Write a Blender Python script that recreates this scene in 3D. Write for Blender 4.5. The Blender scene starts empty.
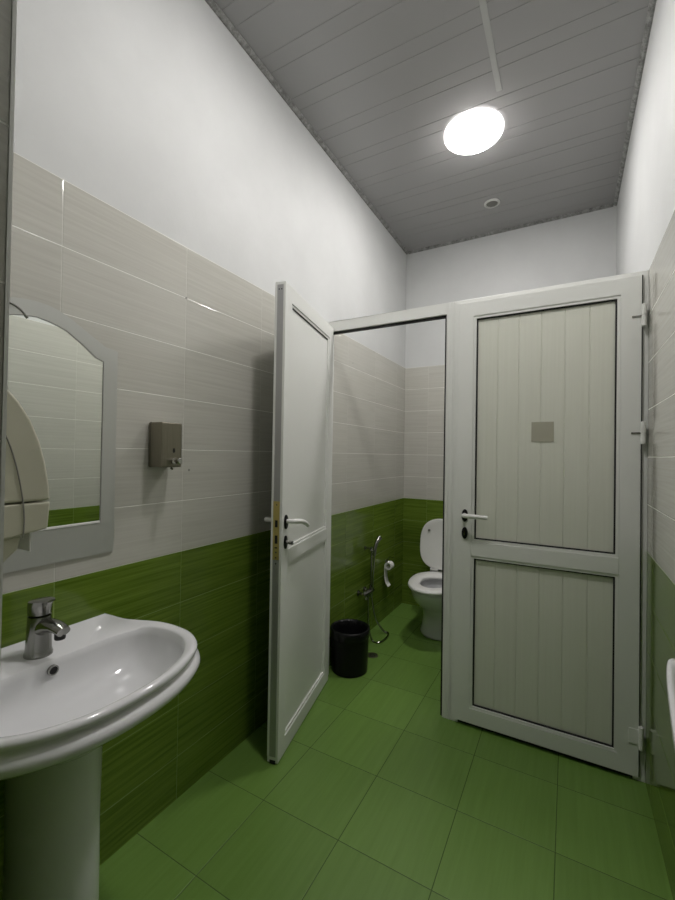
import bpy, bmesh, math, random
from mathutils import Vector, Matrix
random.seed(4)
sc = bpy.context.scene
C = sc.collection

# ---------------------------------------------------------------- camera, world, exposure
EYE = 1.32
def make_camera():
    yaw, pit, rol = math.radians(29.186), math.radians(.644), math.radians(.908)
    F = Vector((-math.sin(yaw)*math.cos(pit), math.cos(yaw)*math.cos(pit), math.sin(pit)))
    r = Vector((math.cos(yaw), math.sin(yaw), 0)); u = r.cross(F)
    r2 = r*math.cos(rol) + u*math.sin(rol); u2 = -r*math.sin(rol) + u*math.cos(rol)
    cam = bpy.data.cameras.new('camera'); o = bpy.data.objects.new('camera', cam); C.objects.link(o)
    o.matrix_world = Matrix(((r2.x, u2.x, -F.x, 0), (r2.y, u2.y, -F.y, 0), (r2.z, u2.z, -F.z, EYE), (0, 0, 0, 1)))
    cam.sensor_fit = 'HORIZONTAL'; cam.sensor_width = 36; cam.lens = 413.2/675*36
    cam.clip_start = .01
    sc.camera = o
make_camera()
w = bpy.data.worlds.new('world'); sc.world = w; w.use_nodes = True
w.node_tree.nodes['Background'].inputs[0].default_value = (.8, .85, .9, 1)
w.node_tree.nodes['Background'].inputs[1].default_value = .02
vs = sc.view_settings
vs.view_transform = 'Standard'; vs.look = 'None'; vs.gamma = 1; vs.use_curve_mapping = False
vs.exposure = 1.72
LAMP_VISIBLE = 28.0      # emission of the two ceiling lamps
LAMP_NEAR = 60.0
LAMP_COLOR = (1.0, .965, .945)

# ---------------------------------------------------------------- measures
XL, XR, YB, YF, H = -1.29, .286, 3.543, .245, 3.16
YP, ZP = 2.108, 2.105
TH, TW, ZG = .1947, .4474, .9407
ZT = ZG + 6*TH

# ---------------------------------------------------------------- materials
def M(name, col, rough=.5, metal=0., spec=.5, coat=0.):
    m = bpy.data.materials.new(name); m.use_nodes = True
    b = m.node_tree.nodes['Principled BSDF']
    b.inputs['Base Color'].default_value = (*col, 1); b.inputs['Roughness'].default_value = rough
    b.inputs['Metallic'].default_value = metal; b.inputs['Specular IOR Level'].default_value = spec
    b.inputs['Coat Weight'].default_value = coat; b.inputs['Coat Roughness'].default_value = .08
    return m
class G:
    """small helper for node graphs"""
    def __init__(s, m): s.m = m; s.t = m.node_tree; s.b = s.t.nodes['Principled BSDF']
    def n(s, kind, **kw):
        x = s.t.nodes.new(kind)
        for k, v in kw.items(): setattr(x, k, v)
        return x
    def l(s, a, b): s.t.links.new(a, b)
    def math(s, op, a, b=None, c=None):
        x = s.n('ShaderNodeMath', operation=op)
        for i, v in enumerate((a, b, c)):
            if v is None: continue
            if isinstance(v, (int, float)): x.inputs[i].default_value = v
            else: s.l(v, x.inputs[i])
        return x.outputs[0]
    def mix(s, f, a, b):
        x = s.n('ShaderNodeMix', data_type='RGBA')
        for i, v in ((0, f), (6, a), (7, b)):
            if isinstance(v, (int, float)): x.inputs[i].default_value = v
            elif isinstance(v, tuple): x.inputs[i].default_value = (*v, 1)
            else: s.l(v, x.inputs[i])
        return x.outputs[2]
    def bump(s, h, strength=.3, dist=.002, rim=None):
        x = s.n('ShaderNodeBump'); x.inputs['Strength'].default_value = strength; x.inputs['Distance'].default_value = dist
        s.l(h, x.inputs['Height']); s.l(x.outputs[0], s.b.inputs['Normal'])
    def noise(s, vec, scale, detail=3, rough=.6):
        x = s.n('ShaderNodeTexNoise'); x.inputs['Scale'].default_value = scale; x.inputs['Detail'].default_value = detail
        x.inputs['Roughness'].default_value = rough; s.l(vec, x.inputs['Vector']); return x.outputs['Fac']
    def ramp(s, f, *stops):
        x = s.n('ShaderNodeValToRGB'); e = x.color_ramp.elements
        while len(e) < len(stops): e.new(.5)
        for q, (p, c) in zip(e, stops):
            q.position = p; q.color = (c, c, c, 1) if isinstance(c, (int, float)) else (*c, 1)
        s.l(f, x.inputs[0]); return x.outputs[0]

def tile_mat(name, axis, a0, b0, ta, tb, c1, c2, grout, gw, rough, sa, sb, var=.06, contrast=(.3, .75), baxis='Z', spec=.5, va=1., vb=1.):
    m = M(name, c1, rough, spec=spec); g = G(m)
    tc = g.n('ShaderNodeTexCoord'); sp = g.n('ShaderNodeSeparateXYZ'); g.l(tc.outputs['Object'], sp.inputs[0])
    a = sp.outputs[axis]; b = sp.outputs[baxis]
    fa = g.math('DIVIDE', g.math('SUBTRACT', a, a0), ta); fb = g.math('DIVIDE', g.math('SUBTRACT', b, b0), tb)
    ia = g.math('FLOOR', fa); ib = g.math('FLOOR', fb)
    fra = g.math('FRACT', fa); frb = g.math('FRACT', fb)
    da = g.math('MULTIPLY', g.math('MINIMUM', fra, g.math('SUBTRACT', 1, fra)), ta)
    db = g.math('MULTIPLY', g.math('MINIMUM', frb, g.math('SUBTRACT', 1, frb)), tb)
    d = g.math('MINIMUM', da, db)
    mask = g.math('MAXIMUM', g.math('LESS_THAN', db, gw), g.math('MULTIPLY', g.math('LESS_THAN', da, gw*va), vb))
    cv = g.n('ShaderNodeCombineXYZ'); g.l(ia, cv.inputs[0]); g.l(ib, cv.inputs[1])
    wn = g.n('ShaderNodeTexWhiteNoise'); g.l(cv.outputs[0], wn.inputs['Vector'])
    # streaks, shifted from tile to tile
    sv = g.n('ShaderNodeCombineXYZ')
    g.l(g.math('MULTIPLY', a, sa), sv.inputs[0]); g.l(g.math('MULTIPLY', b, sb), sv.inputs[1]); g.l(g.math('MULTIPLY', wn.outputs['Value'], 40), sv.inputs[2])
    n1 = g.noise(sv.outputs[0], 1.0, 5, .65)
    f = g.ramp(n1, (contrast[0], 0.), (contrast[1], 1.))
    col = g.mix(f, c1, c2)
    v = g.math('ADD', g.math('MULTIPLY', g.math('SUBTRACT', wn.outputs['Value'], .5), var), 1)
    hs = g.n('ShaderNodeHueSaturation'); g.l(col, hs.inputs['Color']); g.l(v, hs.inputs['Value'])
    col = g.mix(mask, hs.outputs[0], grout)
    g.l(col, g.b.inputs['Base Color'])
    rr = g.math('ADD', g.math('MULTIPLY', mask, .5), g.math('ADD', rough, g.math('MULTIPLY', n1, .06)))
    g.l(rr, g.b.inputs['Roughness'])
    sm = g.n('ShaderNodeMapRange'); sm.inputs[1].default_value = gw*.6; sm.inputs[2].default_value = gw*1.8; g.l(d, sm.inputs[0])
    hgt = g.math('ADD', g.math('MULTIPLY', n1, .04), sm.outputs[0])
    g.bump(hgt, .5, .0012)
    return m
BE1, BE2, BG = (.475, .465, .42), (.565, .56, .51), (.78, .78, .73)
GR1, GR2, GG = (.072, .128, .011), (.185, .275, .040), (.24, .34, .09)
Y0 = .6486
mt = {}
for ax, nm, off in (('Y', 'side', Y0), ('X', 'cross', XR-.02)):
    mt['beige_'+nm] = tile_mat('beige_tile_'+nm, ax, off, ZG, TW, TH, BE1, BE2, BG, .0014, .07, 2.2, 110., .05, va=.6, vb=.45)
    mt['green_'+nm] = tile_mat('green_tile_'+nm, ax, off, ZG, TW, TH, GR1, GR2, GG, .0013, .09, 2.2, 90., .12, spec=.4, va=.8, vb=.7)
mt['floor'] = tile_mat('floor_tile', 'X', -.677, 1.2596, .3251, .3268, (.115, .215, .038), (.155, .275, .060), (.045, .085, .018), .0014, .30, 60., 2.5, .16, (.25, .8), 'Y')
def plaster():
    m = M('white_plaster', (.80, .81, .80), .6, spec=.3); g = G(m); tc = g.n('ShaderNodeTexCoord')
    n = g.noise(tc.outputs['Object'], 3, 6); g.l(g.mix(g.ramp(n, (.3, 0.), (.75, 1.)), (.575, .585, .58), (.625, .635, .63)), g.b.inputs['Base Color'])
    g.bump(g.noise(tc.outputs['Object'], 60, 4), .12, .003); return m
plas = plaster()
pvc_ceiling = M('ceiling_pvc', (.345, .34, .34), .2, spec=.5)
pvc = M('white_pvc', (.76, .77, .74), .32)
def panel_pvc():
    m = M('cream_pvc', (.70, .71, .63), .38); g = G(m); tc = g.n('ShaderNodeTexCoord')
    mp = g.n('ShaderNodeMapping'); mp.inputs['Scale'].default_value = (90, 90, 2); g.l(tc.outputs['Object'], mp.inputs[0])
    n = g.noise(mp.outputs[0], 1, 3); g.l(g.mix(n, (.66, .67, .585), (.74, .75, .67)), g.b.inputs['Base Color']); return m
cream = panel_pvc()
black = M('black_plastic', (.004, .004, .004), .35, spec=.25)
rubber = M('black_rubber', (.01, .01, .01), .6)
chrome = M('chrome', (.62, .62, .60), .12, 1.)
dull_chrome = M('worn_chrome', (.30, .30, .28), .2, 1.)
def brushed():
    m = M('brushed_steel', (.30, .28, .22), .32, 1.); g = G(m); tc = g.n('ShaderNodeTexCoord')
    mp = g.n('ShaderNodeMapping'); mp.inputs['Scale'].default_value = (300, 300, 8); g.l(tc.outputs['Object'], mp.inputs[0])
    n = g.noise(mp.outputs[0], 1, 4); g.l(g.mix(n, (.22, .205, .16), (.34, .32, .26)), g.b.inputs['Base Color'])
    g.bump(n, .1, .0005); return m
steel = brushed()
china = M('white_porcelain', (.71, .715, .73), .12, coat=.5)
brass = M('brass_plate', (.65, .52, .20), .35, 1.)
whitepl = M('white_plastic', (.78, .78, .76), .3)
creampl = M('cream_plastic', (.58, .57, .46), .35)
paper = M('paper', (.85, .85, .82), .9)
mirror_m = M('mirror_glass', (.86, .90, .86), .01, 1.)
frost = M('frosted_mirror', (.50, .51, .485), .3, .35)
dark = M('dark_hole', (.01, .01, .01), .7)
grey_pl = M('grey_plastic', (.25, .25, .23), .6)
def trim_mat():
    m = M('dirty_trim', (.4, .4, .38), .6); g = G(m); tc = g.n('ShaderNodeTexCoord')
    n = g.noise(tc.outputs['Object'], 28, 5, .8); g.l(g.mix(g.ramp(n, (.38, 0.), (.62, 1.)), (.14, .14, .135), (.36, .36, .35)), g.b.inputs['Base Color'])
    g.bump(n, .6, .004); return m
dirty = trim_mat()
def emis(name, s):
    m = M(name, (.9, .9, .9)); b = m.node_tree.nodes['Principled BSDF']
    b.inputs['Emission Color'].default_value = (*LAMP_COLOR, 1); b.inputs['Emission Strength'].default_value = s; return m

# ---------------------------------------------------------------- mesh helpers
def obj(name, bm, mat, parent=None, smooth=False, bevel=0., loc=None, seg=2):
    if bevel:
        bmesh.ops.remove_doubles(bm, verts=bm.verts, dist=1e-6)
    bmesh.ops.recalc_face_normals(bm, faces=bm.faces)
    me = bpy.data.meshes.new(name); bm.to_mesh(me); bm.free()
    o = bpy.data.objects.new(name, me); C.objects.link(o)
    for x in (mat if isinstance(mat, (list, tuple)) else [mat]): me.materials.append(x)
    if smooth:
        for p in me.polygons: p.use_smooth = True
        if smooth != 'all': me.set_sharp_from_angle(angle=math.radians(38))
    if bevel:
        b = o.modifiers.new('bevel', 'BEVEL'); b.width = bevel; b.segments = seg; b.limit_method = 'ANGLE'; b.angle_limit = math.radians(35)
    if parent: o.parent = parent
    if loc: o.location = loc
    return o
def box(bm, x0, x1, y0, y1, z0, z1, mi=0):
    v = [bm.verts.new((x, y, z)) for z in (z0, z1) for x, y in ((x0, y0), (x1, y0), (x1, y1), (x0, y1))]
    for q in ((3, 2, 1, 0), (4, 5, 6, 7), (0, 1, 5, 4), (1, 2, 6, 5), (2, 3, 7, 6), (3, 0, 4, 7)):
        bm.faces.new([v[i] for i in q]).material_index = mi
    return bm
def loft(bm, rings, cap0=True, cap1=True, closed=False, mi=0):
    R = [[bm.verts.new(p) for p in r] for r in rings]; n = len(R[0])
    L = len(R)
    for i in range(L if closed else L-1):
        a, b = R[i], R[(i+1) % L]
        for j in range(n): bm.faces.new((a[j], a[(j+1) % n], b[(j+1) % n], b[j])).material_index = mi
    if not closed:
        if cap0: bm.faces.new(R[0][::-1]).material_index = mi
        if cap1: bm.faces.new(R[-1]).material_index = mi
    return bm
def prism(bm, pts, ext, mi=0):
    """pts: 3D polygon, ext: extrusion vector"""
    e = Vector(ext); return loft(bm, [[Vector(p) for p in pts], [Vector(p)+e for p in pts]], mi=mi)
def lathe(bm, prof, c=(0, 0, 0), axis='z', n=32, closed=False):
    """prof: list of (radius, height)"""
    rings = []
    for r, h in prof:
        r = max(r, 1e-4); ring = []
        for k in range(n):
            t = 2*math.pi*k/n; a, b = r*math.cos(t), r*math.sin(t)
            p = {'z': (a, b, h), 'x': (h, a, b), 'y': (b, h, a)}[axis]
            ring.append(Vector(p)+Vector(c))
        rings.append(ring)
    return loft(bm, rings, closed=closed)
def tube(bm, pts, r, n=10, smooth=4):
    """round tube through pts (Catmull-Rom), r number or list"""
    P = [Vector(p) for p in pts]; rs = r if isinstance(r, (list, tuple)) else [r]*len(P)
    if smooth > 1 and len(P) > 2:
        Q, S = [], []
        for i in range(len(P)-1):
            p0 = P[max(i-1, 0)]; p1 = P[i]; p2 = P[i+1]; p3 = P[min(i+2, len(P)-1)]
            for k in range(smooth):
                t = k/smooth
                Q.append(.5*((2*p1)+(p2-p0)*t+(2*p0-5*p1+4*p2-p3)*t*t+(3*p1-p0-3*p2+p3)*t**3)); S.append(rs[i]*(1-t)+rs[i+1]*t)
        Q.append(P[-1]); S.append(rs[-1]); P, rs = Q, S
    rings = []; up = None
    for i, p in enumerate(P):
        d = (P[min(i+1, len(P)-1)]-P[max(i-1, 0)]).normalized()
        if up is None: up = Vector((0, 0, 1)) if abs(d.z) < .9 else Vector((1, 0, 0))
        s = d.cross(up).normalized(); up = s.cross(d).normalized()
        rings.append([p+rs[i]*(math.cos(2*math.pi*k/n)*s+math.sin(2*math.pi*k/n)*up) for k in range(n)])
    return loft(bm, rings)
def B(): return bmesh.new()
def tag(o, label=None, cat=None, group=None, kind=None):
    if label: o['label'] = label
    if cat: o['category'] = cat
    if group: o['group'] = group
    if kind: o['kind'] = kind
    return o
def thing(name, label, cat, loc=(0, 0, 0), rotz=0, group=None, kind=None):
    o = bpy.data.objects.new(name, None); C.objects.link(o); o.location = loc; o.rotation_euler = (0, 0, rotz)
    o.empty_display_size = .05
    return tag(o, label, cat, group, kind)
def struct(name, bm, mat, label=None, **kw): return tag(obj(name, bm, mat, **kw), label, None, None, 'structure')

# ---------------------------------------------------------------- the room
YH = -1.5                     # the passage behind the doorway ends here
struct('floor', box(B(), XL-.1, XR+.1, YH-.1, YB+.1, -.1, 0), mt['floor'], 'green tiled floor')
def side_wall(name, x, s, label):
    """three zones: plaster above, tiles below, the tiles a little proud of the plaster"""
    bm = B(); e = s*.1
    def bx(xa, xb, *r): box(bm, min(xa, xb), max(xa, xb), *r)
    bx(x, x+e, YH, YB+.1, 0, ZG, 1); bx(x, x+e, YH, YB+.1, ZG, ZT, 0); bx(x+s*.005, x+e, YH, YB+.1, ZT, H+.1, 2)
    return struct(name, bm, [mt['beige_side'], mt['green_side'], plas], label)
side_wall('wall_left', XL, -1, 'left wall, green and beige tiles under white plaster')
side_wall('wall_right', XR, 1, 'right wall, green and beige tiles under white plaster')
bm = B()
box(bm, XL, XR, YB, YB+.1, 0, ZG, 1); box(bm, XL, XR, YB, YB+.1, ZG, ZT, 0); box(bm, XL-.03, XR+.03, YB+.005, YB+.1, ZT, H+.1, 2)
struct('wall_back', bm, [mt['beige_cross'], mt['green_cross'], plas], 'back wall behind the toilet cubicles')
XE = -.607; YN = .125         # doorway reveal
bm = B()
box(bm, XL, XE, YN, YF, 0, ZG, 1); box(bm, XL, XE, YN, YF, ZG, ZT, 0); box(bm, XL-.03, XE, YN, YF, ZT, H, 2)
box(bm, XE, XR+.03, YN+.004, YF-.004, ZT+.05, H, 2)
struct('wall_front', bm, [mt['beige_cross'], mt['green_cross'], plas], 'front wall beside the entrance')
bm = B(); box(bm, XL, XR, YH-.1, YH, 0, H, 0); struct('wall_passage', bm, plas, 'end wall of the passage behind the entrance')
bm = B(); box(bm, XE-.004, XE+.0015, YF-.004, YF+.0005, 0, H)
struct('trim_1', bm, pvc, 'white corner strip on the edge of the entrance')

# ceiling: pvc boards running across the room, a V groove at every board edge
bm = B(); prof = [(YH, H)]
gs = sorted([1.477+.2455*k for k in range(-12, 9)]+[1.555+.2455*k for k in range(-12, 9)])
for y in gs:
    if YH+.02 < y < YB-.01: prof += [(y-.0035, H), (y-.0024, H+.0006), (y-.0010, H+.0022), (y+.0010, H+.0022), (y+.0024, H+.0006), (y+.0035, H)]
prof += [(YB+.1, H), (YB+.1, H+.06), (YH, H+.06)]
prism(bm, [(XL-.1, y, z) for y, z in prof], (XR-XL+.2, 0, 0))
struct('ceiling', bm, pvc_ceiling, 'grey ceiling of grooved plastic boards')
bm = B(); prism(bm, [(-.332, 0, H+.001), (-.330, 0, H-.0022), (-.306, 0, H-.0022), (-.304, 0, H+.001)], (0, 1.93, 0)); bmesh.ops.translate(bm, verts=bm.verts, vec=(0, YF, 0))
struct('trim_2', bm, M('joint_strip', (.43, .43, .42), .25), 'pale joint strip in the ceiling running towards the lamp')
def cove(name, pts, ext, label): 
    bm = B(); prism(bm, pts, ext); return struct(name, bm, dirty, label)
k = .017
cove('trim_3', [(XL-.005, YF, H), (XL+k, YF, H), (XL+k, YF, H-.006), (XL+.004, YF, H-k), (XL-.005, YF, H-k)], (0, YB-YF, 0), 'stained edge trim between the ceiling and left wall')
cove('trim_4', [(XR+.005, YF, H), (XR-k, YF, H), (XR-k, YF, H-.006), (XR-.004, YF, H-k), (XR+.005, YF, H-k)], (0, YB-YF, 0), 'stained edge trim between the ceiling and right wall')
cove('trim_5', [(XL+k, YB+.005, H), (XL+k, YB-k, H), (XL+k, YB-k, H-.006), (XL+k, YB-.004, H-k), (XL+k, YB+.005, H-k)], (XR-XL-2*k, 0, 0), 'stained edge trim between the ceiling and back wall')

# ---------------------------------------------------------------- partition with two doors
bm = B(); Y1, Y2 = YP, YP+.055
XA, XB2 = -1.243, -.548      # clear opening of the open cubicle
def post(x0, x1, z0, z1): box(bm, x0, x1, Y1, Y2, z0, z1)
post(XL, XA, 0, ZP); post(XB2, -.505, 0, ZP); post(-.505, -.470, 0, 2.047); post(.243, XR, 0, ZP)
post(XA, XB2, 2.047, ZP); post(-.505, .243, 2.047, ZP)
for xx in (XB2+.012, XB2+.03): box(bm, xx, xx+.004, Y1-.003, Y1, 0, ZP-.003)
struct('trim_6', bm, pvc, 'white plastic frame of the cubicle partition, with posts and top rail', bevel=.002)
bm = B()
box(bm, XA, XB2, Y1+.012, Y1+.030, 2.036, 2.047); box(bm, XB2-.011, XB2, Y1+.012, Y1+.03, 0, 2.041)
struct('trim_7', bm, rubber, 'black rubber seal inside the open doorway of the partition')
bm = B(); box(bm, XB2+.02, XB2+.06, Y2, YB, .02, 2.04)
struct('wall_middle', bm, whitepl, 'divider between the two cubicles')

def member(bm, x0, z0, x1, z1, w, y0, y1, side):
    """one mitred side of a rectangular frame in local XZ, side in L R B T"""
    P = {'L': [(x0, z0), (x0+w, z0+w), (x0+w, z1-w), (x0, z1)], 'R': [(x1, z0), (x1, z1), (x1-w, z1-w), (x1-w, z0+w)],
         'B': [(x0, z0), (x1, z0), (x1-w, z0+w), (x0+w, z0+w)], 'T': [(x0, z1), (x0+w, z1-w), (x1-w, z1-w), (x1, z1)]}[side]
    prism(bm, [(a, y0, b) for a, b in P], (0, y1-y0, 0))
def rectframe(bm, x0, z0, x1, z1, w, y0, y1):
    for s in 'LRBT': member(bm, x0, z0, x1, z1, w, y0, y1, s)
def leaf_parts(root, W, z0, z1, zr, grooves, boards, fw=.072):
    """leaf in local coords: x 0..W, outer face y=0, inner face y=.05; zr = mid rail (z0, z1)"""
    T = .05
    bm = B(); rectframe(bm, 0, z0, W, z1, fw, 0, T)
    obj('door_frame', bm, pvc, root, bevel=.0015)
    bm = B(); box(bm, fw, W-fw, 0.0, T, zr[0], zr[1]); obj('middle_rail', bm, pvc, root, bevel=.0015)
    for nm, (a, b) in (('upper', (zr[1], z1-fw)), ('lower', (z0+fw, zr[0]))):
        bw = .012
        bm = B()
        for ya, yb in ((.004, .014), (.036, .046)): rectframe(bm, fw, a, W-fw, b, bw, ya, yb)
        obj('glazing_bead', bm, pvc, root, bevel=.0008)
        bm = B(); x0, x1 = fw+bw, W-fw-bw; a2, b2 = a+bw, b-bw
        rectframe(bm, x0, a2, x1, b2, .0065 if grooves else .0045, .010, .0155)
        if not grooves: box(bm, x0, x1, .0375, .0425, b2-.004, b2) if nm == 'upper' else rectframe(bm, x0, a2, x1, b2, .0006, .0355, .0375)
        obj('gasket', bm, rubber, root)
        # boarded panel: boards side by side with a V joint
        bm = B(); e = .004
        pts = [(x0+e, .018)]
        n = boards
        for i in range(1, n):
            x = x0+e+(x1-x0-2*e)*i/n
            pts += [(x-.0028, .018), (x-.001, .0205), (x+.001, .0205), (x+.0028, .018)]
        pts += [(x1-e, .018), (x1-e, .040), (x0+e, .040)] if not grooves else [(x1-e, .018), (x1-e, .034), (x0+e, .034)]
        if not grooves: e = .0005; pts = [(x0+e, .02), (x1-e, .02), (x1-e, .0395), (x0+e, .0395)]
        prism(bm, [(x, y, a2+e) for x, y in pts], (0, 0, b2-a2-2*e))
        obj('board_panel', bm, cream if grooves else pvc, root)
def lever(root, x, z, direct, yface, sgn, L=.112, droop=0.):
    """door handle: oval black rosette, white curved lever; sgn -1 = towards -y"""
    bm = B(); n = 28
    ring = lambda s, y: [(x+s*.015*math.cos(t), y, z+s*.031*math.sin(t)) for t in [2*math.pi*i/n for i in range(n)]]
    loft(bm, [ring(1, yface), ring(1, yface+sgn*.006), ring(.85, yface+sgn*.009)])
    ros = obj('handle', bm, black, root, smooth=True)
    bm = B()
    y1 = yface+sgn*.045
    tube(bm, [(x, yface+sgn*.005, z+.004), (x, yface+sgn*.03, z+.004), (x+direct*.010, y1, z+.004), (x+direct*L*.45, y1+sgn*.003, z+.004-droop*.25),
              (x+direct*L*.75, y1, z+.003-droop*.6), (x+direct*L, y1-sgn*.004, z+.002-droop)], [.0095, .0095, .011, .0105, .010, .0095], 12)
    lv = obj('lever', bm, whitepl, ros, smooth=True)
    return ros
def keyplate(root, x, z, yface, sgn, turn=False):
    bm = B(); n = 24
    ring = lambda s, y: [(x+s*.014*math.cos(t), y, z+s*.029*math.sin(t)) for t in [2*math.pi*i/n for i in range(n)]]
    loft(bm, [ring(1, yface), ring(1, yface+sgn*.006), ring(.85, yface+sgn*.008)])
    o = obj('key_plate', bm, black, root, smooth=True)
    if turn:
        bm = B(); tube(bm, [(x, yface+sgn*.006, z), (x, yface+sgn*.03, z)], .0075, 12, 1); box(bm, x-.003, x+.003, min(yface+sgn*.02, yface+sgn*.038), max(yface+sgn*.02, yface+sgn*.038), z-.008, z+.008)
        obj('thumb_turn', bm, dull_chrome, o)
    else:
        bm = B(); box(bm, x-.002, x+.002, min(yface, yface+sgn*.010), max(yface, yface+sgn*.010), z-.010, z+.004); obj('keyhole', bm, dull_chrome, o)
def hinge(root, x, z, y):
    bm = B(); lathe(bm, [(.0072, z-.045), (.009, z-.043), (.009, z-.002), (.0065, z-.001), (.0065, z+.001), (.009, z+.002), (.009, z+.045), (.0072, z+.047)], (x, y-.009, 0), 'z', 16)
    h = obj('hinge', bm, pvc, root, smooth=True)
    return h

# right, closed leaf
d2 = thing('door_2', 'closed white plastic cubicle door with two boarded panels, hinged on the right', None, (-.483, YP-.014, 0), 0, None, 'structure')
W2 = .744
leaf_parts(d2, W2, .022, 2.085, (.835, .905), True, 6)
lever(d2, .040, 1.030, 1, 0, -1); keyplate(d2, .040, .944, 0, -1)
for z in (1.913, 1.428, .186):
    h = hinge(d2, W2+.006, z, 0.0)
    bm = B(); box(bm, W2-.034, W2+.006, -.0035, 0, z-(.004 if z > 1 else .03), z+(.004 if z > 1 else .03)); obj('hinge_plate', bm, pvc if z < 1 else dull_chrome, h, bevel=.001)
bm = B(); box(bm, .005, W2-.005, .016, .03, .004, .022); obj('bottom_seal', bm, rubber, d2)
bm = B(); box(bm, W2, W2+.004, .004, .0135, .022, 2.085); obj('side_gap_shade', bm, rubber, d2)  # black strip standing in for the shade in the gap between leaf and frame

# left, open leaf
hx, hy = -1.214, YP-.004; ang = math.atan2(-.976, .217)
# local x runs from hinge to free edge; local +y must be the visible inner face, pointing to +X
d1 = thing('door_1', 'open white plastic cubicle door swung out towards the left wall', None, (hx-.05*math.cos(ang+math.pi/2), hy-.05*math.sin(ang+math.pi/2), 0), ang, None, 'structure')
W1 = .692
leaf_parts(d1, W1, .006, 2.062, (.836, .900), False, 6)
lever(d1, W1-.036, 1.024, -1, .05, 1, .168, .040); keyplate(d1, W1-.036, .936, .05, 1, True)
lever(d1, W1-.036, 1.024, -1, 0, -1, .168, .040); keyplate(d1, W1-.036, .930, 0, -1)
bm = B(); box(bm, W1, W1+.0016, .009, .039, .866, 1.116); lp = obj('lock_plate', bm, brass, d1, bevel=.0005)
bm = B()
for a, b in ((1.005, 1.035), (.935, .970), (.915, .92)): box(bm, W1+.0014, W1+.0022, .019, .031, a, b)
obj('latch_slot', bm, dark, lp)
bm = B()
for z in (1.10, .898, .875, .850): lathe(bm, [(.0035, W1+.001), (.0035, W1+.0026)], (0, .025, z), 'x', 10)
obj('screw', bm, dull_chrome, lp)
bm = B(); box(bm, W1, W1+.0015, .0, .010, .03, 2.05); box(bm, W1, W1+.0012, .0395, .05, .03, 2.05); obj('edge_lip', bm, pvc, d1)
bm = B(); box(bm, W1, W1+.0008, .010, .0395, .03, 2.05); obj('edge_groove', bm, M('edge_aluminium', (.42, .42, .42), .4, .6), d1)
bm = B(); box(bm, .005, W1+.002, .012, .038, .001, .016); obj('bottom_seal', bm, rubber, d1)
bm = B()
for yy in (.019, .031): lathe(bm, [(.003, W1), (.003, W1+.0012)], (0, yy, 2.03), 'x', 10)
obj('edge_hole', bm, dark, d1)
bm = B(); box(bm, W1-.06, W1-.004, .012, .020, 2.0619, 2.0635); obj('top_slot', bm, dark, d1)
for z in (1.913, 1.0, .186): hinge(d1, -.006, z, .0)

bm = B(); box(bm, -.150, -.058, YP+.0015, YP+.0035, 1.394, 1.485)
o = tag(obj('door_sticker', bm, M('faded_sticker', (.40, .39, .31), .5)), 'faded square beige sticker on the closed cubicle door', 'sticker')

# ---------------------------------------------------------------- lamps and vent
def ceiling_lamp(x, y, power, label, R=.160):
    t = thing('ceiling_lamp', label, 'ceiling lamp', (x, y, H), 0, None)
    k = R/.165
    bm = B(); lathe(bm, [(.165*k, 0), (.165*k, -.010), (.160*k, -.020*k), (.142*k, -.030*k), (.140*k, -.014), (.140*k, 0)], n=64); obj('lamp_rim', bm, emis('lamp_rim_light', power*.07), t, smooth=True)
    bm = B(); lathe(bm, [(.1395*k, -.002), (.1395*k, -.028*k), (.130*k, -.038*k), (.115*k, -.043*k), (.09*k, -.047*k), (.05*k, -.050*k), (.001, -.051*k)], n=64); obj('diffuser', bm, emis('lamp_light', power), t, smooth='all')
    return t
ceiling_lamp(-.484, 2.385, LAMP_VISIBLE, 'lit round white ceiling lamp above the cubicle partition')
ceiling_lamp(-.46, 1.16, LAMP_NEAR, 'lit round ceiling lamp above the washbasin area, nearer the entrance', .10)
t = thing('ceiling_vent', 'small round grey vent in the ceiling near the back wall', 'vent', (-.497, 3.127, H))
bm = B(); lathe(bm, [(.054, 0), (.054, -.006), (.048, -.010), (.042, -.010), (.040, -.004), (.040, 0)], n=40); obj('vent_ring', bm, M('vent_ring', (.62, .62, .60), .4), t, smooth=True)
bm = B(); lathe(bm, [(.0395, -.001), (.0395, -.004), (.01, -.0045), (.001, -.0045)], n=32)
for i in range(-3, 4):
    wd = math.sqrt(.038**2-(i*.011)**2); box(bm, -wd, wd, i*.011-.003, i*.011+.003, -.0075, -.004)
obj('vent_grille', bm, grey_pl, t)

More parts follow.
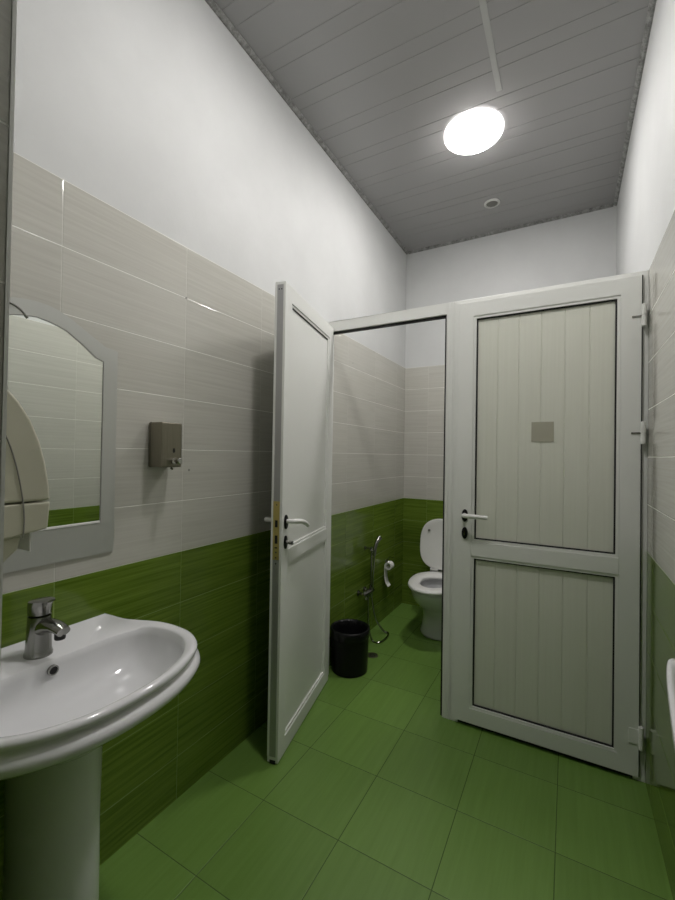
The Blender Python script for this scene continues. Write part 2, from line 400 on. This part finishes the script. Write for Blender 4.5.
# ---------------------------------------------------------------- washbasin
BY = .556
def polar_ring(half, c, n=96):
    """half outline (u, v>=0) mirrored, resampled by angle round (c, 0)"""
    poly = half+[(u, -v) for u, v in half[::-1] if v > 1e-6]
    out = []
    for k in range(n):
        t = 2*math.pi*(k+.5)/n; d = (math.cos(t), math.sin(t)); best = 0
        for i in range(len(poly)):
            a, b = poly[i], poly[(i+1) % len(poly)]
            ax, ay = a[0]-c, a[1]; ex, ey = b[0]-a[0], b[1]-a[1]
            det = d[0]*ey-d[1]*ex
            if abs(det) < 1e-9: continue
            r = (ax*ey-ay*ex)/det; s = (ax*d[1]-ay*d[0])/det
            if r > 0 and -1e-6 <= s <= 1+1e-6: best = max(best, r)
        out.append((best, d))
    return out
def curve2(pts, m=6):
    """smooth a half outline"""
    out = []
    P = [Vector((a, b)) for a, b in pts]
    for i in range(len(P)-1):
        p0, p1, p2, p3 = P[max(i-1, 0)], P[i], P[i+1], P[min(i+2, len(P)-1)]
        for k in range(m):
            t = k/m; q = .5*((2*p1)+(p2-p0)*t+(2*p0-5*p1+4*p2-p3)*t*t+(3*p1-p0-3*p2+p3)*t**3); out.append((q.x, q.y))
    out.append(tuple(P[-1])); return [(a, max(b, 0)) for a, b in out]
def basin(root, outer, inner, c, zr, bowl_depth, side=1, scale=1.):
    """porcelain bowl against a wall; side +1 grows towards +x"""
    O = polar_ring([(0.001, 0.)]+outer, c); I = polar_ring(inner, c)
    def P(r, d, z): return Vector((side*max(c+r*d[0], .001), r*d[1]*(1. if d[1] > 0 else .86), z))
    rings = []
    def add(fn, z): rings.append([P(fn(o, i), o_d, z if not callable(z) else z(o, i)) for (o, o_d), (i, _) in zip(O, I)])
    # underside, from the inside out
    for f, z in ((.20, -.160), (.36, -.152), (.55, -.124), (.74, -.092), (.88, -.076), (.955, -.067)): add(lambda o, i, f=f: o*f, zr+z)
    for e, z in ((-.004, -.066), (.006, -.058), (.0095, -.048), (.0065, -.038), (-.002, -.032), (-.008, -.027), (-.008, -.022), (-.003, -.017), (0, -.012), (0, -.006), (-.004, -.001), (-.010, .001)):
        add(lambda o, i, e=e: o+e, zr+z)
    deck = lambda o, i: zr-.009 if o-i > .06 else zr
    add(lambda o, i: max(o-.016, i+(o-i)*.35), zr+.0005)
    add(lambda o, i: max(o-.024, i+(o-i)*.2), lambda o, i: zr-(.008 if o-i > .055 else .0015))
    add(lambda o, i: i+.0025, lambda o, i: zr-(.008 if o-i > .055 else .003))
    add(lambda o, i: i-.0015, lambda o, i: zr-(.0105 if o-i > .055 else .006))
    for f, z in ((.975, -.030), (.952, -.052), (.90, -.075), (.82, -.098), (.68, -.116), (.48, -.128), (.26, -.135), (.10, -.138)):
        add(lambda o, i, f=f: i*f, zr+z*bowl_depth/.138)
    bm = B(); loft(bm, rings)
    return obj('basin', bm, china, root, smooth='all')
outer = curve2([(0.001, .246), (.022, .248), (.09, .252), (.14, .270), (.20, .293), (.27, .300), (.346, .289), (.410, .252), (.452, .195), (.481, .125), (.494, .055), (.497, 0.)])
inner = curve2([(.163, 0.), (.163, .09), (.165, .165), (.180, .225), (.213, .258), (.285, .269), (.350, .254), (.403, .215), (.437, .165), (.464, .087), (.472, 0.)])
t = thing('washbasin', 'white porcelain washbasin on a full pedestal under the mirror', 'washbasin', (XL, BY, 0))
ZR = .803
basin(t, outer, inner, .30, ZR, .126)
bm = B(); rings = []
for z, ru, rv, cu in ((0, .118, .108, .195), (.015, .118, .108, .195), (.04, .112, .102, .193), (.15, .106, .096, .19), (.4, .104, .094, .19), (.58, .108, .096, .19), (.64, .112, .100, .195), (.668, .112, .10, .20)):
    rings.append([(cu+ru*math.cos(a)*(1. if math.cos(a) > 0 else 1.2), rv*math.sin(a)+.012, z) for a in [2*math.pi*i/48 for i in range(48)]])
loft(bm, rings); obj('pedestal', bm, china, t, smooth='all')
bm = B(); lathe(bm, [(.0125, -.003), (.0125, .004), (.0092, .004), (.0092, -.001)], (.171, .008, .771), 'x', 20, closed=True); ov = obj('overflow', bm, dull_chrome, t, smooth=True)
bm = B(); lathe(bm, [(.0094, 0), (.0094, .003)], (.171, .008, .771), 'x', 20); obj('overflow_hole', bm, dark, ov)
bm = B(); lathe(bm, [(.024, ZR-.130), (.024, ZR-.124), (.018, ZR-.122), (.001, ZR-.122)], (.30, 0, 0), 'z', 24); obj('drain', bm, dull_chrome, t, smooth=True)

def faucet(loc, rz):
    t = thing('basin_tap', 'chrome mixer tap standing on the back of the pedestal washbasin', 'tap', loc, rz)
    n = 28; rings = []
    for z, rx, ry, cx in ((0, .034, .031, 0), (.005, .034, .031, 0), (.012, .0315, .0285, 0), (.05, .0295, .0265, .001), (.080, .029, .026, .002), (.092, .0285, .0255, .002)):
        rings.append([(cx+rx*math.cos(2*math.pi*i/n), ry*math.sin(2*math.pi*i/n), z) for i in range(n)])
    bm = B(); loft(bm, rings); obj('tap_body', bm, dull_chrome, t, smooth=True)
    rings = []
    for x, z, wz, wy in ((-.005, .058, .030, .020), (.02, .066, .024, .021), (.045, .074, .017, .021), (.07, .077, .012, .020), (.09, .074, .010, .0185), (.102, .070, .0095, .0165)):
        rings.append([(x+wz*.25*math.sin(2*math.pi*i/n), wy*math.cos(2*math.pi*i/n), z+wz*math.sin(2*math.pi*i/n)) for i in range(n)])
    bm = B(); loft(bm, rings); sp = obj('spout', bm, dull_chrome, t, smooth=True)
    bm = B(); lathe(bm, [(.0115, .052), (.0125, .054), (.0125, .064), (.010, .068)], (.088, 0, 0), 'z', 20); obj('aerator', bm, dark, sp, smooth=True)
    bm = B(); rings = []
    for z, rx, ry, cx in ((.094, .025, .0225, .002), (.097, .0285, .0255, .002), (.116, .029, .026, .002), (.122, .032, .027, .006), (.127, .034, .027, .009), (.129, .028, .021, .009)):
        rings.append([(cx+rx*math.cos(2*math.pi*i/n), ry*math.sin(2*math.pi*i/n), z+.10*(cx-.002+rx*math.cos(2*math.pi*i/n)) * (1 if z > .12 else 0)) for i in range(n)])
    loft(bm, rings)
    rings = []
    for x, z, wz, wy in ((.0, .1235, .005, .020), (.025, .127, .004, .017), (.042, .130, .0032, .013), (.052, .1325, .0025, .009)):
        rings.append([(x, wy*math.cos(2*math.pi*i/n), z+wz*math.sin(2*math.pi*i/n)) for i in range(n)])
    loft(bm, rings); obj('tap_lever', bm, dull_chrome, t, smooth=True)
faucet((XL+.104, BY+.006, ZR-.0085), math.radians(4)); bpy.data.objects['basin_tap'].scale = (1.0, 1.0, 1.10)

# basin on the right wall: only its far end shows at the edge of the photograph
t = thing('wall_basin', 'white porcelain rim of a shallow basin fixed on the right wall', 'washbasin', (XR, .80, 0))
half = curve2([(0.001, .60), (.028, .598), (.047, .588), (.058, .56), (.074, .47), (.096, .30), (.112, .15), (.118, 0.)])
ins = curve2([(.022, 0.), (.022, .30), (.022, .48), (.030, .53), (.040, .50), (.058, .38), (.078, .22), (.088, .12), (.094, 0.)])
rings = []
def RR(s, z, pts): rings.append([(-max(u*s, .001), (v*(.5+.5*s)), z) for u, v in pts+[(a, -b) for a, b in pts[::-1] if b > 1e-6]])
base = [(.001, .0)]+half
for s, z in ((.15, .64), (.45, .675), (.66, .695), (.80, .715), (.91, .74), (1., .778), (1., .793), (.985, .798), (.90, .798), (.82, .790), (.6, .75), (.3, .69)): RR(s, z, half)
bm = B(); loft(bm, rings); obj('basin', bm, china, t, smooth='all')

# ---------------------------------------------------------------- mirror
MY = .585
def mirror():
    t = thing('wall_mirror', 'arched mirror with a frosted border on the left wall above the washbasin', 'mirror', (XL, 0, 0))
    oh = [(0, 1.730), (.03, 1.728), (.055, 1.723), (.09, 1.708), (.15, 1.674), (.195, 1.650), (.236, 1.643), (.236, 1.002), (.233, .996)]
    ih = [(0, 1.686), (.03, 1.682), (.055, 1.676), (.078, 1.668), (.12, 1.642), (.165, 1.608), (.189, 1.600), (.189, 1.10), (.189, 1.097)]
    def full(h): return [(MY+a, b) for a, b in h[::-1]]+[(MY-a, b) for a, b in h[1:]]
    O, I = full(oh), full(ih)
    bm = B()
    loft(bm, [[(.001, y, z) for y, z in O], [(.006, y, z) for y, z in O], [(.006, y, z) for y, z in I], [(.001, y, z) for y, z in I]], closed=True)
    obj('mirror_border', bm, frost, t)
    bm = B(); loft(bm, [[(.001, y, z) for y, z in I], [(.0045, y, z) for y, z in I]]); obj('mirror_glass', bm, mirror_m, t)
    J = [(MY+(y-MY)*1.012, z+.002*(1 if z > 1.3 else -1)) for y, z in I]
    bm = B(); loft(bm, [[(.0055, y, z) for y, z in I], [(.0066, y, z) for y, z in I], [(.0066, y, z) for y, z in J], [(.0055, y, z) for y, z in J]], closed=True); obj('mirror_edge', bm, grey_pl, t)
    # bright bevel along the lower edge, and the thin dark arc in the upper border
    bm = B(); box(bm, .0045, .0075, MY-.19, MY+.189, 1.094, 1.101); obj('bevel_strip', bm, whitepl, t, bevel=.001)
    bm = B(); tube(bm, [(.0062, .47, 1.702), (.0062, .50, 1.708), (.0062, .524, 1.705), (.0062, .545, 1.696), (.0062, .563, 1.677)], .0030, 6); obj('etched_line', bm, grey_pl, t)
mirror()

# ---------------------------------------------------------------- soap dispenser
t = thing('soap_dispenser', 'brushed steel box soap dispenser on the beige tiles of the left wall', 'soap dispenser', (XL, .986, 1.346))
bm = B(); box(bm, .001, .072, -.043, .043, -.080, .078); obj('dispenser_box', bm, steel, t, bevel=.004)
bm = B(); box(bm, .012, .0135, -.0433, .0433, -.0803, .0783); obj('seam', bm, dark, t)
bm = B(); n = 20
rg = lambda x, s=1: [(x, .008+s*.0045*math.cos(2*math.pi*i/n), -.022+s*(.010 if math.sin(2*math.pi*i/n) > 0 else .007)*math.sin(2*math.pi*i/n)) for i in range(n)]
loft(bm, [rg(.0715), rg(.0730)]); obj('sight_window', bm, dark, t)
bm = B(); lathe(bm, [(.012, .071), (.012, .080), (.009, .084), (.009, .096), (.0105, .098), (.0105, .104), (.008, .106)], (0, .008, -.058), 'x', 20); obj('push_button', bm, chrome, t, smooth=True)
bm = B(); tube(bm, [(.06, .008, -.078), (.06, .008, -.084), (.066, .008, -.086)], .004, 8, 1); obj('nozzle', bm, dull_chrome, t)

# ---------------------------------------------------------------- paper towel dispenser on the front wall
t = thing('towel_dispenser', 'cream plastic paper towel dispenser beside the mirror at the left edge', 'towel dispenser', (-.868, YF, 0))
def tprof(s=0.): return [(0, 1.172), (.075, 1.176), (.120, 1.196), (.122, 1.24), (.118, 1.28), (.108, 1.33), (.090, 1.375), (.062, 1.411), (.035, 1.43), (0, 1.438)]
WD = .115
pp = tprof()
lowp = [(0, 1.178), (.070, 1.182), (.122, 1.190), (.125, 1.2345), (0, 1.2345)]
upp = [(0, 1.2365), (.125, 1.2365), (.1225, 1.265), (.1165, 1.30), (.107, 1.335), (.094, 1.368), (.077, 1.396), (.056, 1.420), (.030, 1.438), (0, 1.448)]
bm = B(); prism(bm, [(-WD, y, z) for y, z in upp], (2*WD, 0, 0)); obj('upper_cover', bm, creampl, t, bevel=.004)
bm = B(); prism(bm, [(-WD, y, z) for y, z in lowp], (2*WD, 0, 0)); obj('lower_cover', bm, creampl, t, bevel=.003)
bm = B()
tube(bm, [(WD+.0005, .086, 1.180), (WD+.0005, .087, 1.21), (WD+.0005, .083, 1.25), (WD+.0005, .073, 1.30), (WD+.0005, .058, 1.345), (WD+.0005, .035, 1.385)], .0011, 6); obj('seam', bm, grey_pl, t)
bm = B(); prism(bm, [(-WD*.8, y, z) for y, z in ((.01, 1.179), (.090, 1.184), (.085, 1.160), (.065, 1.142), (.01, 1.140))], (WD*1.7, 0, 0)); obj('paper_chute', bm, creampl, t, bevel=.004)
bm = B(); prism(bm, [(-WD*.7, y, z) for y, z in ((.105, 1.20), (.107, 1.20), (.108, 1.152), (.106, 1.152))], (WD*1.5, 0, 0)); obj('paper_sheet', bm, paper, t)

# ---------------------------------------------------------------- toilet
TX = -.828
def oval(yf, yb, hw, z, n=56, p=2.3, cx=TX):
    cy = yf+(yb-yf)*.58; out = []
    for i in range(n):
        a = 2*math.pi*i/n; c, s = math.cos(a), math.sin(a)
        e = 2/p
        x = hw*math.copysign(abs(c)**e, c); y = math.copysign(abs(s)**e, s)
        y = y*(yb-cy) if y > 0 else y*(cy-yf)
        out.append((cx+x, cy+y, z))
    return out
t = thing('toilet', 'white porcelain toilet with its lid raised in the open cubicle', 'toilet', (0, 0, 0))
R_ = [(0, 2.955, 3.36, .158), (.015, 2.955, 3.36, .158), (.06, 2.970, 3.36, .146), (.13, 2.970, 3.36, .139), (.18, 2.945, 3.36, .143), (.225, 2.89, 3.36, .157), (.27, 2.82, 3.36, .171), (.32, 2.765, 3.36, .181), (.37, 2.73, 3.365, .187), (.392, 2.722, 3.365, .188)]
rings = [oval(a, b, w_, z) for z, a, b, w_ in R_]
rings += [oval(2.735, 3.35, .176, .396), oval(2.80, 3.15, .118, .394, p=2.0), oval(2.81, 3.14, .11, .37, p=2.), oval(2.84, 3.11, .095, .30, p=2.), oval(2.90, 3.05, .05, .22, p=2.), oval(2.93, 3.02, .02, .20, p=2.)]
bm = B(); loft(bm, rings); obj('bowl', bm, china, t, smooth='all')
bm = B(); so = dict(p=2.2); 
a = [oval(2.704, 3.215, .184, .398, **so), oval(2.698, 3.22, .188, .406, **so), oval(2.704, 3.215, .184, .418, **so), oval(2.715, 3.205, .180, .4215, **so), oval(2.785, 3.10, .112, .4205, p=2.), oval(2.797, 3.088, .102, .412, p=2.), oval(2.797, 3.088, .102, .398, p=2.)]
loft(bm, a, closed=True); obj('seat', bm, whitepl, t, smooth='all')
bm = B(); L = []
for s, yo in ((.97, -.010), (1., -.004), (1., .006), (.97, .012)):
    ring = []
    for i in range(56):
        an = 2*math.pi*i/56; c, q = math.cos(an), math.sin(an); e = 2/3.0
        x = .207*math.copysign(abs(c)**e, c)*s; zz = math.copysign(abs(q)**e, q)*s
        zz = .60+zz*(.225 if zz > 0 else .168); 
        tap = 1-.03*max(0, (.60-zz)/.17)
        ring.append((TX+x*tap, 3.225+yo+(zz-.43)*.10, zz))
    L.append(ring)
loft(bm, L); ld = obj('lid', bm, whitepl, t, smooth=True)
for sx in (-1, 1):
    bm = B(); lathe(bm, [(.010, 0), (.009, -.008), (.004, -.010)], (TX+sx*.135, 3.245, .73), 'y', 16); obj('bumper', bm, grey_pl, ld, smooth=True)
    bm = B(); lathe(bm, [(.012, -.03), (.012, .03)], (TX+sx*.085, 3.228, .428), 'x', 14); obj('lid_hinge', bm, whitepl, t, smooth=True)
bm = B(); box(bm, TX-.155, TX+.155, 3.375, YB-.004, .392, .735); obj('cistern', bm, china, t, bevel=.02, seg=4)
bm = B(); box(bm, TX-.162, TX+.162, 3.368, YB-.002, .737, .765); cl = obj('cistern_lid', bm, china, t, bevel=.01, seg=3)
bm = B(); lathe(bm, [(.02, .765), (.02, .770), (.015, .772)], (TX, 3.455, 0), 'z', 20); obj('flush_button', bm, chrome, cl, smooth=True)

t = thing('water_valve', 'small chrome water valve on the back wall left of the toilet', 'valve', (-1.175, YB, .26))
bm = B(); lathe(bm, [(.022, 0), (.022, -.004), (.010, -.006), (.010, -.055), (.012, -.056), (.012, -.07)], (0, 0, 0), 'y', 18); obj('valve_body', bm, chrome, t, smooth=True)
bm = B(); tube(bm, [(0, -.04, -.002), (-.005, -.045, -.07), (.03, -.05, -.125), (.10, -.05, -.11), (.165, -.055, .0), (.19, -.075, .10), (.20, -.085, .128)], .0055, 8); obj('supply_hose', bm, dull_chrome, t, smooth=True)

# ---------------------------------------------------------------- hygienic shower on the left wall of the cubicle
t = thing('bidet_shower', 'chrome hand shower with mixer and hose on the green cubicle wall', 'hand shower', (XL, 2.738, 0))
bm = B()
for yy in (-.10, .0): lathe(bm, [(.020, .001), (.020, .006), (.009, .008), (.009, .05)], (0, yy, .345), 'x', 18)
lathe(bm, [(.016, -.13), (.019, -.125), (.019, .02), (.016, .03)], (.055, 0, .345), 'y', 20)
lathe(bm, [(.012, .385), (.014, .375), (.014, .31), (.010, .30)], (.055, 0, 0), 'z', 16)
lathe(bm, [(.009, .33), (.009, .26)], (.058, -.055, 0), 'z', 14)
obj('mixer_body', bm, dull_chrome, t, smooth=True)
bm = B(); tube(bm, [(.055, -.13, .345), (.065, -.15, .346), (.095, -.185, .352), (.115, -.205, .356)], [.017, .015, .009, .008], 10); obj('mixer_lever', bm, chrome, t, smooth=True)
bm = B(); lathe(bm, [(.0075, .37), (.0075, .66)], (.055, 0, 0), 'z', 14); lathe(bm, [(.012, .001), (.012, .01), (.008, .012), (.008, .055)], (0, 0, .645), 'x', 14); obj('riser_bar', bm, dull_chrome, t, smooth=True)
bm = B(); tube(bm, [(.055, -.035, .630), (.055, .025, .630)], .013, 12, 1); tube(bm, [(.055, 0, .630), (.082, .0, .635)], .012, 12, 1); obj('slider', bm, chrome, t, smooth=True)
bm = B(); tube(bm, [(.078, .0, .60), (.080, .0, .64), (.083, .012, .675), (.088, .028, .700)], [.011, .013, .014, .015], 12); tube(bm, [(.086, .026, .698), (.095, .052, .722)], [.015, .019], 14, 1); obj('spray_head', bm, dull_chrome, t, smooth=True)
bm = B(); tube(bm, [(.055, .012, .31), (.060, .03, .22), (.070, .07, .11), (.105, .125, .020), (.14, .133, .0085), (.158, .05, .0085), (.145, -.043, .0085), (.09, -.045, .012), (.064, -.052, .12), (.059, -.055, .27)], .0065, 8, 6)
tube(bm, [(.074, -.014, .37), (.076, -.012, .45), (.078, -.006, .55), (.078, 0, .61)], .0055, 8, 4); obj('hose', bm, dull_chrome, t, smooth=True)

# ---------------------------------------------------------------- toilet roll
t = thing('toilet_roll_holder', 'chrome toilet roll holder on the left cubicle wall', 'roll holder', (XL, 3.09, .455))
bm = B(); lathe(bm, [(.02, .001), (.02, .006), (.007, .008), (.006, .054)], (0, .062, .0), 'x', 16)
tube(bm, [(.052, .066, 0), (.055, .02, 0), (.055, -.045, 0)], .004, 10, 3)
obj('holder_arm', bm, chrome, t, smooth=True)
bm = B(); tube(bm, [(.008, .062, .012), (.03, .062, .040), (.07, .050, .042)], .003, 8); obj('cover_bracket', bm, dull_chrome, t, smooth=True)
t = thing('toilet_roll', 'white toilet roll with a hanging sheet on the chrome holder', 'toilet roll', (XL+.055, 3.085, .446))
bm = B(); lathe(bm, [(.030, -.03), (.030, .03), (.022, .03), (.022, -.03)], (0, 0, 0), 'y', 28, closed=True); obj('roll', bm, paper, t, smooth=True)
bm = B(); pth = [(-.0295, .0), (-.0305, -.04), (-.029, -.09), (-.018, -.135), (.002, -.162)]
prism(bm, [(x, -.03, z) for x, z in pth]+[(x+.0012, -.03, z) for x, z in pth[::-1]], (0, .06, 0)); obj('loose_sheet', bm, paper, t)

# ---------------------------------------------------------------- bin, floor drain, wall plugs
t = thing('waste_bin', 'round black plastic waste bin beside the open door', 'bin', (-1.1665, 2.283, 0))
bm = B()
lathe(bm, [(.001, 0), (.106, 0), (.110, .004), (.117, .235), (.120, .238), (.1215, .246), (.120, .256), (.115, .258), (.110, .252), (.104, .01), (.001, .009)], n=48); obj('bucket', bm, black, t, smooth=True)
bm = B(); rings = []
for r, z, wv in ((.1205, .212, .0015), (.1225, .240, .001), (.1215, .259, .001), (.114, .263, .002), (.106, .250, .003), (.100, .20, .005), (.09, .10, .006)):
    rings.append([((r+wv*math.sin(i*1.9)*math.cos(i*.7))*math.cos(2*math.pi*i/64), (r+wv*math.sin(i*1.9)*math.cos(i*.7))*math.sin(2*math.pi*i/64), z+wv*.8*math.sin(i*2.3)) for i in range(64)])
loft(bm, rings, cap0=False, cap1=True); obj('bin_liner', bm, M('bin_liner', (.006, .006, .007), .25, spec=.3), t, smooth='all')
t = thing('floor_drain', 'round grey metal floor drain behind the black bin', 'floor drain', (-1.116, 2.515, 0)); t.scale = (.72, .72, 1)
bm = B(); lathe(bm, [(.052, 0), (.052, .002), (.044, .0035), (.044, .0015), (.001, .0015)], n=36); obj('drain_ring', bm, steel, t, smooth=True)
bm = B()
for i in range(10):
    for r in (.018, .033):
        a = 2*math.pi*i/10; lathe(bm, [(.0035, .0014), (.0035, .0022)], (r*math.cos(a), r*math.sin(a), 0), 'z', 8)
obj('drain_holes', bm, dark, t)
for (y, z, lb) in ((1.096, 1.914, 'dark drilled hole at a tile joint above the soap dispenser'), (1.125, 1.251, 'dark drilled hole just below the soap dispenser'), (2.507, 1.948, 'dark drilled hole high on the cubicle wall')):
    bm = B(); lathe(bm, [(.0045, 0), (.0045, .0012)], (XL, y, z), 'x', 12); tag(obj('wall_plug', bm, grey_pl), lb, 'wall plug')
